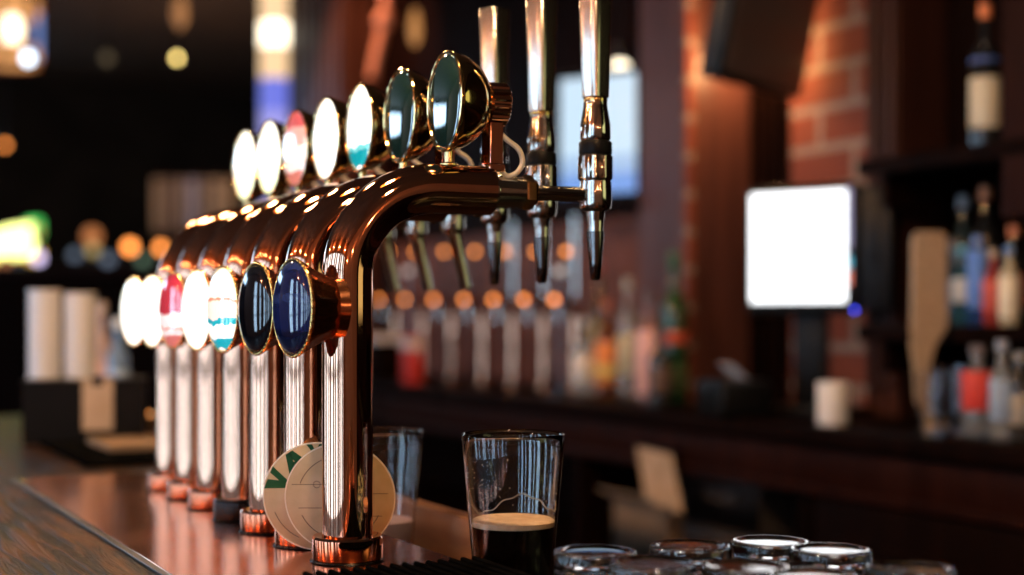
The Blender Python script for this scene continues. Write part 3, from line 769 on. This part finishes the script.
# printer, receipt, roll
p = onv(772,HOR,2.03)
t = thing('receipt_printer', 'black receipt printer in front of the till monitor', 'printer', (1.990, p.y+.09, CT), R_(-10))
b = BM(); box(b, -.065,.065,-.07,.07,.0005,.085,.012,3); obj('housing', b, M['tv_black'], t)
b = BM(); box(b, -.05,.03,-.05,.05,.085,.0875,.001,1); obj('lid', b, M['black_plastic'], t)
o = obj('receipt', box(BM(), -.001,.0005,-.035,.035,0,.055,0,1,Matrix.Translation((.02,0,.0865))@Matrix.Rotation(R_(-50),4,'Y')), M['white_card'], t, smooth=False)
p = onv(833,HOR,2.01)
t = thing('paper_roll', 'white till roll standing on the back counter below the monitor', 'paper roll', (p.x,p.y,CT+.0005))
b = BM(); lathe(b, [(.010,0),(.0325,0),(.033,.001),(.033,.089),(.0325,.09),(.010,.09)], 36, None, True); obj('paper', b, M['white_ceramic'], t, angle=40)
b = BM(); lathe(b, [(.008,.002),(.0099,.002),(.0099,.088),(.008,.088)], 20, None, True); obj('core', b, M['cardboard'], t, angle=40)
p = onv(795,HOR,2.30)

# wall television, dark, tilted down
c = at(775,20,3.42)
t = thing('television', 'dark television mounted high beside the pillar, tilted downwards', 'television', c, R_(-4), rot=(0, R_(-12), R_(113)))
b = BM(); box(b, 0,.06,-.21,.21,-.17,.30,.01,2); hs = obj('housing', b, M['tv_black'], t)
b = BM(); box(b, -.003,.001,-.19,.19,-.15,.28,.001,1); obj('screen', b, M['screen_off'], hs, smooth=False)
b = BM(); tube(b, [(.05,0,.02),(.33,-.24,.10)], .02, 12); box(b,.045,.07,-.07,.07,-.05,.09,.004); obj('wall_arm', b, M['tv_black'], t)

# lit television left of the pillar
c = at(598,135,4.05)
t = thing('television', 'glowing blue-white television on the wall behind the faucets', 'television', c, R_(31))
sw, shh = .142, .190
b = BM(); box(b, 0,.05,-sw,sw,-shh,shh,.008,2); hs = obj('housing', b, M['tv_black'], t)
b = BM(); box(b, -.003,.001,-sw+.02,sw-.02,-.06,shh-.02); obj('screen', b, M['tv_pale'], hs, smooth=False)
b = BM(); box(b, -.003,.001,-sw+.02,sw-.02,-.11,-.061); obj('picture_band', b, M['tv_blue'], hs, smooth=False)
b = BM(); box(b, -.003,.001,-sw+.02,sw-.02,-shh+.02,-.111); obj('picture_foot', b, M['tv_deep'], hs, smooth=False)
b = BM(); tube(b, [(.05,0,0),(.42,-.18,.02)], .02, 12); obj('wall_arm', b, M['tv_black'], t)

# ------------------------------------------------------------------ far tap bank on the back counter
G3 = 'small copper taps on the far back counter'
fpx = [(397,305),(424,306),(453,305),(484,307),(514,305),(545,306),(576,305)]
names = ['leftmost','second from left','third from left','middle','third from right','second from right','rightmost']
for k, (px, py) in enumerate(fpx):
    v = 2.20; p = onv(px, HOR, v); p.z = CT+.0005
    t = thing('beer_tap', 'blurred copper tap with amber glints on the far counter, %s of seven' % names[k], 'beer tap', p, 0, G3)
    zt = onv(px, 300, v).z-CT
    b = BM(); pts = [(0,0,.0),(0,0,zt-.05)]
    for s in range(9):
        a = s/8*PI/2; pts.append((-.05*(1-math.cos(a)),0,zt-.05+.05*math.sin(a)))
    pts.append((-.075,0,zt)); tube(b, pts, .0165, 20); obj('pipe', b, M['copper'], t)
    b = BM(); lathe(b, [(0,0),(.026,0),(.026,.02),(.016,.022),(0,.022)], 24); obj('collar', b, M['copper_dark'], t)
    b = BM(); lathe(b, [(0,-.004),(.006,-.003),(.009,.002),(.009,.012),(0,.014)], 20, Matrix.Translation((-.082,.0,zt))@TOX); obj('glint_lens', b, M['glow_amber'], t)  # glowing disc stands in for the highlight on the copper
    b = BM(); tube(b, [(-.06,0,zt-.015),(-.06,0,zt-.07)], .007, 10); obj('spout', b, M['chrome'], t)
    zu = onv(px, 252, v).z-CT
    b = BM(); tube(b, [(-.03,0,zt+.01),(-.03,0,zu-.005)], .004, 10); obj('stem', b, M['black_metal'], t)
    b = BM(); ball(b, (-.035,0,zu), .0085, 16, 10); obj('glint_ball', b, M['glow_amber'], t)  # glowing ball imitates an upper row of reflected lights
    if k in (4,5,6):
        b = BM(); tube(b, [(.0,0,zt),(.0,0,zt+.10),(.0,0,zt+.26)], [.009,.011,.014], 14); obj('handle', b, M['chrome'], t)
for px, lb in ((408,'small round glowing white bead, left end of far taps'),(560,'small round glowing white bead among the rightmost far taps')):
    p = onv(px, 271, 2.05)
    t = thing('white_bead', lb, 'lamp', (p.x,p.y,CT))
    b = BM(); lathe(b, [(0,.0005),(.03,.0005),(.03,.008),(.005,.012),(.005,p.z-CT-.01),(0,p.z-CT-.01)], 16); obj('stand', b, M['chrome_dark'], t)
    b = BM(); ball(b, (0,0,p.z-CT), .013); obj('bulb', b, lamp('pale_bead',(.8,.7,.65),1.0), t)  # small glowing ball on a stand
p = onv(412,HOR,2.01)
t = thing('carton', 'small red carton with white band near far taps', 'carton', (p.x,p.y,CT+.0005))
b = BM(); box(b,-.025,.025,-.038,.038,0,.165,.003); obj('body', b, M['red_card'], t)
b = BM(); box(b,-.0265,.0265,-.0395,.0395,.120,.155,.001,1); obj('white_band', b, M['white_card'], t)
p = onv(380,HOR,2.04)
t = thing('napkin_stack', 'stack of white napkins on the far back counter, left of carton', 'napkins', (p.x,p.y,CT+.0005))
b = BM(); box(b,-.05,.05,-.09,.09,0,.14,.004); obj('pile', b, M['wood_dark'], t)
b = BM(); box(b,-.055,.055,-.10,.10,.14,.165,.004); obj('top_napkin', b, M['white_card'], t)

# ------------------------------------------------------------------ left: cups, caddy, mat on the bar
d = 2.62; c = at(88,HOR,d); c.z = TOP-.003+.0005
zz = lambda y: CZ+(HOR-y)*d/FPX-c.z
t = thing('bar_caddy', 'black bar caddy on the far bar top, holding cups', 'caddy', c, R_(-16))
hc = zz(378); w, l = .107, .085
b = BM(); th=.004
box(b,-w,w,-l,l,0,.006); box(b,-w,-w+th,-l,l,.006,hc); box(b,w-th,w,-l,l,.006,hc); box(b,-w+th,w-th,-l,-l+th,.006,hc); box(b,-w+th,w-th,l-th,l,.006,hc); box(b,.0165,.0205,-l+th,l-th,.006,hc)
obj('body', b, M['black_plastic'], t, smooth=False)
b = BM(); box(b,-w-.003,w+.003,-l-.003,l+.003,hc-.008,hc,.002,1); box(b,-w+.006,w-.006,-l+.006,l-.006,hc-.01,hc+.0,0) if False else None
obj('rim', b, M['black_plastic'], t)
Mx = Matrix.Translation(c) @ Matrix.Rotation(R_(-16),4,'Z')
G4 = 'stacks of frosted plastic cups'
def cupstack(lx, ly, y0, y1, label):
    pos = Mx @ Vector((lx,ly,.0065)); z0 = .0; z1 = zz(y1)-.0065
    t = thing('cup_stack', label, 'cups', pos, 0, G4)
    n = 9; hcup=.115; step = (z1-hcup)/(n-1)
    for k in range(n):
        b = BM(); q = k*step
        lathe(b, [(0,q),(.021,q),(.0295,q+hcup-.004),(.0315,q+hcup-.003),(.0315,q+hcup),(.0285,q+hcup),(.0270,q+hcup-.02),(.0198,q+.003),(0,q+.003)], 28)
        obj('cup', b, M['cup_plastic'], t, angle=35)
cupstack(-.0795,.02,0,290,'taller stack of frosted cups, left in the black caddy')
cupstack(-.016,.02,0,293,'stack of frosted cups, right in the black caddy')
for px, yt, dd, gc, lc, cc, lb in ((101,302,3.05,(.75,.55,.50),(.55,.36,.32),(.5,.4,.35),'pinkish sauce bottle on the bar, behind the black caddy'),(118,318,2.98,(.25,.40,.65),(.30,.42,.62),(.6,.65,.7),'blue glass bottle on the bar, right behind the black caddy')):
    p = at(px,HOR,dd); p.z = TOP-.0025
    bottle(p, at(px,yt,dd).z-p.z, .024, gc, lc, cc, lb, trans=.5, neck=.4)
# beige note on its near side
pp = at(101,378,d-.10)
t = thing('paper_slip', 'beige paper slip clipped to the front of the black caddy', 'paper', Mx @ Vector((.024,-l-.0035,hc+.002)), R_(-16))
b = BM(); box(b,-.027,.027,-.0012,.0,-.094,.0,.0005,1); obj('sheet', b, M['paper_beige'], t)
b = BM(); box(b,-.010,.010,-.0025,.008,-.012,.004,.001,1); obj('clip', b, M['black_metal'], t)
# dark service mat with pale tray
p = onz(128,452,TOP); 
t = thing('service_mat', 'black rubber service mat on the bar behind the farthest towers', 'mat', (p.x,p.y,TOP-.0025), R_(0))
b = BM(); box(b,-.11,.11,-.20,.20,0,.008,.003); box(b,-.11,-.104,-.20,.20,.006,.013,.002,1); box(b,.104,.11,-.20,.20,.006,.013,.002,1); obj('base', b, M['rubber'], t)
t2 = thing('bill_tray', 'pale brown bill tray lying on the black service mat', 'tray', (p.x+.02,p.y+.04,TOP+.006), 0)
b = BM(); box(b,-.06,.06,-.09,.09,0,.004,.001,1); obj('base', b, M['cardboard'], t2)
b = BM(); box(b,-.062,-.056,-.092,.092,0,.010,.001,1); box(b,.056,.062,-.092,.092,0,.010,.001,1); box(b,-.056,.056,-.092,-.086,0,.010,.001,1); box(b,-.056,.056,.086,.092,0,.010,.001,1); obj('rim', b, M['cardboard'], t2)
# small brass lamp on the bar between caddy and last tower
p = onz(147,428,TOP)
t = thing('tea_light', 'small amber tea light left of the farthest tower', 'candle', (p.x,p.y,TOP-.0025))
b = BM(); lathe(b, [(0,0),(.022,0),(.026,.03),(.024,.03),(.020,.003),(0,.003)], 24); obj('holder', b, M['brass'], t, angle=40)
b = BM(); ball(b,(0,0,.028),.009,12,8); obj('flame', b, M['glow_amber'], t)

# ------------------------------------------------------------------ far room
def pendant(px, py, d, r, h, m, label, name='pendant_lamp', group=None, cap=True):
    p = at(px, py, d)
    t = thing(name, label, 'lamp', p, 0, group)
    b = BM(); lathe(b, [(0,-h/2),(r*.6,-h/2+.1*h),(r,-h/2+.3*h),(r,h*.1),(r*.7,h*.35),(r*.35,h/2),(0,h/2)], 20); obj('bulb', b, m, t)
    b = BM(); lathe(b, [(0,h/2-.002),(r*.5,h/2-.002),(r*.5,h/2+.05),(r*.2,h/2+.06),(0,h/2+.06)], 16); obj('socket', b, M['black_metal'], t)
    b = BM(); tube(b, [(0,0,h/2+.05),(0,0,H-p.z)], .004, 8); obj('cord', b, M['black_plastic'], t)
    return t
pendant(177,58,7.0,.014,.035,M['glow_yellow'],'round yellow pendant bulb in the dark room at left')
pendant(180,12,8.2,.038,.20,lamp('amber_dim_bulb',(1,.42,.15),.55),'long dim amber pendant bulb above the round yellow one')
pendant(415,28,5.5,.022,.15,lamp('amber_tube_bulb',(1,.42,.12),.6),'long amber pendant bulb above the second faucet handle')
pendant(5,145,8.5,.016,.04,M['glow_amber'] ,'small amber pendant at the left border')
pendant(107,58,8.5,.03,.07,lamp('dim_tan_bulb',(.55,.40,.22),.22),'dim tan pendant left of the round yellow bulb')
pendant(28,58,7.4,.026,.06,M['glow_bluewhite'],'blue-white bulb below the bright lantern at upper left')
pendant(620,75,4.35,.040,.09,M['glow_white'],'small bright bulb at the corner of lit television')
# lantern at upper left
p = at(12,30,7.6)
t = thing('lantern', 'bright warm hanging lantern in the upper left corner', 'lamp', p)
b = BM(); lathe(b, [(0,-.08),(.04,-.07),(.055,0),(.04,.07),(0,.08)], 24); obj('bulb', b, M['glow_white'], t)
b = BM()
for k in range(6):
    a = 2*PI*k/6; tube(b, [(.15*math.cos(a),.15*math.sin(a),-.19),(.15*math.cos(a),.15*math.sin(a),.17)], .010, 8)
ring_bm(b,.15,.012,-.19,24,8); ring_bm(b,.15,.012,.17,24,8); obj('frame', b, M['copper_dark'], t)
b = BM(); tube(b, [(.13,-.04,-.15),(.13,-.04,.10)], .012, 10); obj('side_tube', b, lamp('lantern_blue',(.25,.42,1),1.0), t)
b = BM(); lathe(b, [(.135,-.185),(.138,-.185),(.138,-.09),(.135,-.09)], 24, None, True); la = lamp('lantern_amber',(1,.45,.15),.9); obj('amber_band', b, la, t)
b = BM(); lathe(b, [(.135,.06),(.138,.06),(.138,.165),(.135,.165)], 24, None, True); obj('amber_band', b, la, t)
b = BM(); lathe(b, [(.16,.17),(.05,.25),(.01,.30),(0,.30)], 24); tube(b,[(0,0,.29),(0,0,H-p.z)],.008,8); obj('canopy', b, M['black_metal'], t)

# lit column left of the fluted pillar, its light painted as glowing sections
d = 6.9; c = at(276,HOR,d)
t = thing('lit_column', 'tall column with painted-in light, warm above and blue below', 'lamp', (c.x,c.y,0))
hz = lambda y: CZ+(HOR-y)*d/FPX
r = .078
for y0, y1, m, nm in ((24,48,'glow_white','bright_section'),(-40,24,'glow_warm2','warm_section'),(48,80,'glow_warm2','warm_section'),(80,112,'glow_blue','blue_section'),(112,200,'glow_lilac','lilac_section')):
    if m == 'glow_warm2' and m not in M: M[m] = lamp('column_honey_glow', (1,.66,.36), 1.15)
    b = BM(); lathe(b, [(0,hz(y1)),(r,hz(y1)),(r,hz(y0)),(0,hz(y0))], 28); obj(nm, b, M[m], t, angle=30)
b = BM(); lathe(b, [(0,0),(.15,0),(.15,.08),(.10,.12),(.10,hz(200)),(0,hz(200))], 28); obj('pedestal', b, M['wood_dark'], t, angle=30)
b = BM(); lathe(b, [(0,hz(-40)),(.10,hz(-40)),(.10,hz(-40)+.05),(0,hz(-40)+.05)], 28); tube(b,[(0,0,hz(-40)+.04),(0,0,H)],.02,10); obj('cap', b, M['black_metal'], t, angle=30)

# copper lamp arm
p0, p1, p2 = at(372,78,5.6), at(385,20,5.6), at(392,-60,5.6)
M['copper_paint'] = mat('copper_paint', (.70,.27,.15), .4)
t = thing('copper_conduit', 'angled copper conduit with a knuckle, hanging above the upper badges', 'conduit', p1)
b = BM(); tube(b, [p0-p1, Vector((0,0,0))], .022, 16); obj('lower_arm', b, M['copper_paint'], t)
b = BM(); ball(b, (0,0,0), .042, 16, 12); obj('knuckle', b, M['copper_paint'], t)
b = BM(); tube(b, [Vector((0,0,0)), Vector((p2-p1)), Vector((p2.x-p1.x,p2.y-p1.y,H-p1.z))], .020, 16); obj('upper_arm', b, M['copper_paint'], t)

# distant side counter with votive lights, sign
d = 8.6
c0, c1 = at(-60,266,d), at(250,266,d)
ct = c0.z
t = thing('side_counter', 'dark far counter with small lights at the left end', 'counter', (0,0,0))
dirv = (c1-c0).normalized(); ang = math.atan2(dirv.y, dirv.x); L = (c1-c0).length
Mc = Matrix.Translation((c0.x,c0.y,0)) @ Matrix.Rotation(ang,4,'Z')
b = BM(); box(b,0,L,-.10,.45,ct-.05,ct,.01,2,Mc); obj('counter_top', b, M['wood_apron'], t)
b = BM(); box(b,.02,L-.02,.0,.42,0,ct-.05,0,2,Mc); obj('body', b, M['wood_dark'], t)
vot = [(36,231,'amber','glow_orange_dim',.030),(93,250,'yellow','glow_yd',.032),(130,247,'orange','glow_amber',.035),(75,255,'pale blue','glow_bd',.030),(108,262,'blue-grey','glow_bd',.034),
       (38,258,'violet-white','glow_purple',.030),(5,268,'dull orange','glow_orange_dim',.035),(143,266,'green','glow_green',.030),(161,248,'small orange','glow_amber',.028),(92,236,'tall dim orange','glow_orange_dim',.05)]
M['glow_yd'] = lamp('lamp_straw', (.85,.62,.25), .8); M['glow_bd'] = lamp('lamp_slate', (.35,.45,.62), .5)
for px, py, cn, m, r in vot:
    p = at(px, py, d-.02 if py>245 else d+.12)
    t = thing('votive_light', '%s votive light on the far side counter' % cn, 'light', (p.x,p.y,ct+.0005), 0, 'votive lights on the far counter')
    zc = max(p.z-ct, r+.004)
    b = BM(); ball(b,(0,0,zc),r,14,10); obj('glow', b, M[m], t)
    b = BM(); lathe(b,[(0,0),(r*.8,0),(r*.8,.006),(r*.3,.01),(r*.3,zc-r*.8),(0,zc-r*.8)],14); obj('stem', b, M['black_metal'], t)
p = at(14,240,8.9)
t = thing('lit_sign', 'blurred glowing yellow sign with green edge at the left border', 'sign', (p.x,p.y,ct+.0005), -YAW)
zc = p.z-ct
b = BM(); poly(b, [(-.20,-.13),(.10,-.10),(.15,.05),(.13,.10),(-.02,.08),(-.20,.02)], -.03, .03); T(b,b.verts[:],Matrix.Translation((0,0,zc))@Matrix.Rotation(PI/2,4,'X')); obj('face', b, M['sign_yellow'], t, smooth=False)
b = BM(); poly(b, [(.10,-.02),(.165,.03),(.165,.13),(.09,.125),(.09,.10),(.13,.10),(.15,.05)], -.032, .032); T(b,b.verts[:],Matrix.Translation((0,0,zc))@Matrix.Rotation(PI/2,4,'X')); obj('green_edge', b, M['sign_green'], t, smooth=False)
b = BM(); poly(b, [(-.20,-.15),(.16,-.14),(.17,-.06),(.10,-.101),(-.20,-.131)], -.032, .032); T(b,b.verts[:],Matrix.Translation((0,0,zc))@Matrix.Rotation(PI/2,4,'X')); obj('orange_edge', b, M['sign_orange'], t, smooth=False)
b = BM(); box(b,-.1,.1,-.04,.04,0,max(.01,zc-.12)); obj('stand', b, M['black_metal'], t, smooth=False)
# pale slatted screen
d = 9.6; p = at(194,205,d)
t = thing('slatted_screen', 'pale vertical slats of a screen beyond the farthest towers', 'screen', (p.x,p.y,0), -YAW)
z0, z1 = p.z-.18, p.z+.18
sl = [(-.25,(.30,.20,.14)),(-.17,(.16,.10,.08)),(-.09,(.22,.15,.12)),(-.01,(.26,.24,.34)),(.07,(.18,.12,.09)),(.15,(.28,.19,.13)),(.23,(.32,.21,.13))]
for x, cc in sl:
    b = BM(); box(b,x-.03,x+.03,-.01,.01,z0,z1,.004); obj('slat', b, plain(cc,.6), t)
b = BM(); box(b,-.30,.30,.01,.03,z0-.04,z0,.004); box(b,-.30,.30,.01,.03,z1,z1+.04,.004); box(b,-.30,-.26,.01,.05,0,z1+.04); box(b,.26,.30,.01,.05,0,z1+.04); obj('frame', b, M['wood_dark'], t)

# ------------------------------------------------------------------ lights of the room, some added out of view
def light(kind, name, loc, energy, col, size=.1, rot=None, spot=None, blend=.6):
    l = bpy.data.lights.new(name, kind); l.energy = energy; l.color = col
    if kind == 'AREA': l.size = size
    else: l.shadow_soft_size = size
    if kind == 'SPOT': l.spot_size = spot; l.spot_blend = blend
    o = bpy.data.objects.new(name, l); COL.objects.link(o); o.location = loc
    if rot: o.rotation_euler = rot
    return o
def aim(o, target):
    dv = Vector(target)-o.location; o.rotation_euler = dv.to_track_quat('-Z','Y').to_euler()
WARM = (1,.62,.32)
# row of pendant shades above the bar (out of the frame) with real bulbs
for k, u in enumerate((.2,1.1,2.0,2.9)):
    t = thing('bar_pendant', 'brass pendant shade hanging over the bar, above the frame', 'lamp', (.35,u,2.25), 0, 'pendants over the bar')
    b = BM(); lathe(b, [(.03,.16),(.05,.15),(.12,.02),(.125,0),(.122,0),(.117,.02),(.047,.146),(.03,.155)], 32, None, True); obj('shade', b, M['brass'], t)
    b = BM(); ball(b,(0,0,.05),.032,16,10); obj('bulb', b, M['downlight'], t)
    b = BM(); tube(b,[(0,0,.085),(0,0,.17)],.014,10); tube(b,[(0,0,.16),(0,0,H-2.25)],.005,8); obj('cord', b, M['black_plastic'], t)
    light('POINT', 'pendant_light', (.35,u,2.235), 30, WARM, .05)
for k, u in enumerate((-2.3,.30,2.5,4.4)):  # unseen uplights added so warm wall and ceiling reflect in the copper
    t = thing('fill_wall_lamp', 'brass uplight between windows on the customers\' wall', 'lamp', (VL,u,2.72), 0, 'added uplights on the window wall')
    b = BM(); lathe(b, [(0,0),(.05,.01),(.09,.10),(.086,.10),(.047,.014),(0,.006)], 24, Matrix.Translation((.14,0,0))); obj('bowl', b, M['brass'], t)
    b = BM(); tube(b, [(0,0,.03),(.10,0,.03)], .010, 10); box(b,0,.012,-.04,.04,-.02,.09,.003); obj('wall_arm', b, M['brass'], t)
    b = BM(); ball(b,(.14,0,.05),.03,14,10); obj('bulb', b, M['downlight'], t)
    light('POINT', 'uplight', (VL+.14,u,2.86), 40, (1,.50,.25), .05)
for k, x in enumerate((-2.2,-.6,1.0)):  # unseen sconces added to give chrome and brass warm reflections
    t = thing('fill_sconce', 'added unseen brass sconce on the wall behind the camera', 'lamp', (x,UN,1.95), 0, 'added sconces behind the camera')
    b = BM(); lathe(b, [(.03,0),(.07,.14),(.066,.14),(.028,.005)], 24, Matrix.Translation((0,.14,0)), True); obj('shade', b, M['brass'], t)
    b = BM(); tube(b, [(0,0,.03),(0,.14,.01)], .010, 10); box(b,-.04,.04,0,.012,-.04,.08,.003); obj('wall_arm', b, M['brass'], t)
    b = BM(); ball(b,(0,.14,.07),.03,14,10); obj('bulb', b, M['downlight'], t)
    light('POINT', 'sconce_fill', (x,UN+.14,2.14), 14, (1,.52,.26), .05)
t = thing('fill_panel', 'added yellow-green fill light panel on the back wall, outside the frame at right', 'fill panel', (2.40,-1.35,1.75), 0)  # added unseen panel, its glow brightens the chrome handles
b = BM(); box(b, -.03,.045,-1.05,1.05,-.50,.50,.008,2); fr = obj('frame', b, M['wood_dark'], t)
b = BM(); box(b, -.034,-.029,-1.0,1.0,-.45,.45); obj('lit_face', b, lamp('fill_panel_face',(.80,.80,.34),1.1), t, smooth=False)
# lights of the back bar, unseen spots without fixtures
light('POINT', 'pillar_light', (2.31,2.95,2.00), 7, (1,.50,.20), .04)
o = light('SPOT', 'brick_spot', (1.9,2.5,3.2), 14, (1,.62,.36), .05, spot=R_(50)); aim(o, (2.42,2.75,1.7))
o = light('SPOT', 'niche_spot', (1.7,1.9,3.2), 3, (1,.66,.42), .05, spot=R_(55)); aim(o, (2.25,2.1,1.5))
o = light('SPOT', 'counter_spot', (1.7,3.6,3.2), 85, (1,.52,.27), .05, spot=R_(60)); aim(o, (2.2,4.1,1.2))  # added to warm the far taps
o = light('SPOT', 'end_spot', (1.6,5.2,3.2), 170, (1,.48,.25), .05, spot=R_(55)); aim(o, (2.3,5.6,2.3))  # added to brighten the conduit and end pillar

light('POINT', 'slat_fill', cam2w(-2.05, 8.9, 2.35), 12, (1,.68,.45), .05)  # unseen point light added to brighten the slatted screen
w = bpy.data.worlds.new('world'); SC.world = w; w.use_nodes = True
w.node_tree.nodes['Background'].inputs['Color'].default_value = (.02,.018,.016,1)
w.node_tree.nodes['Background'].inputs['Strength'].default_value = .3
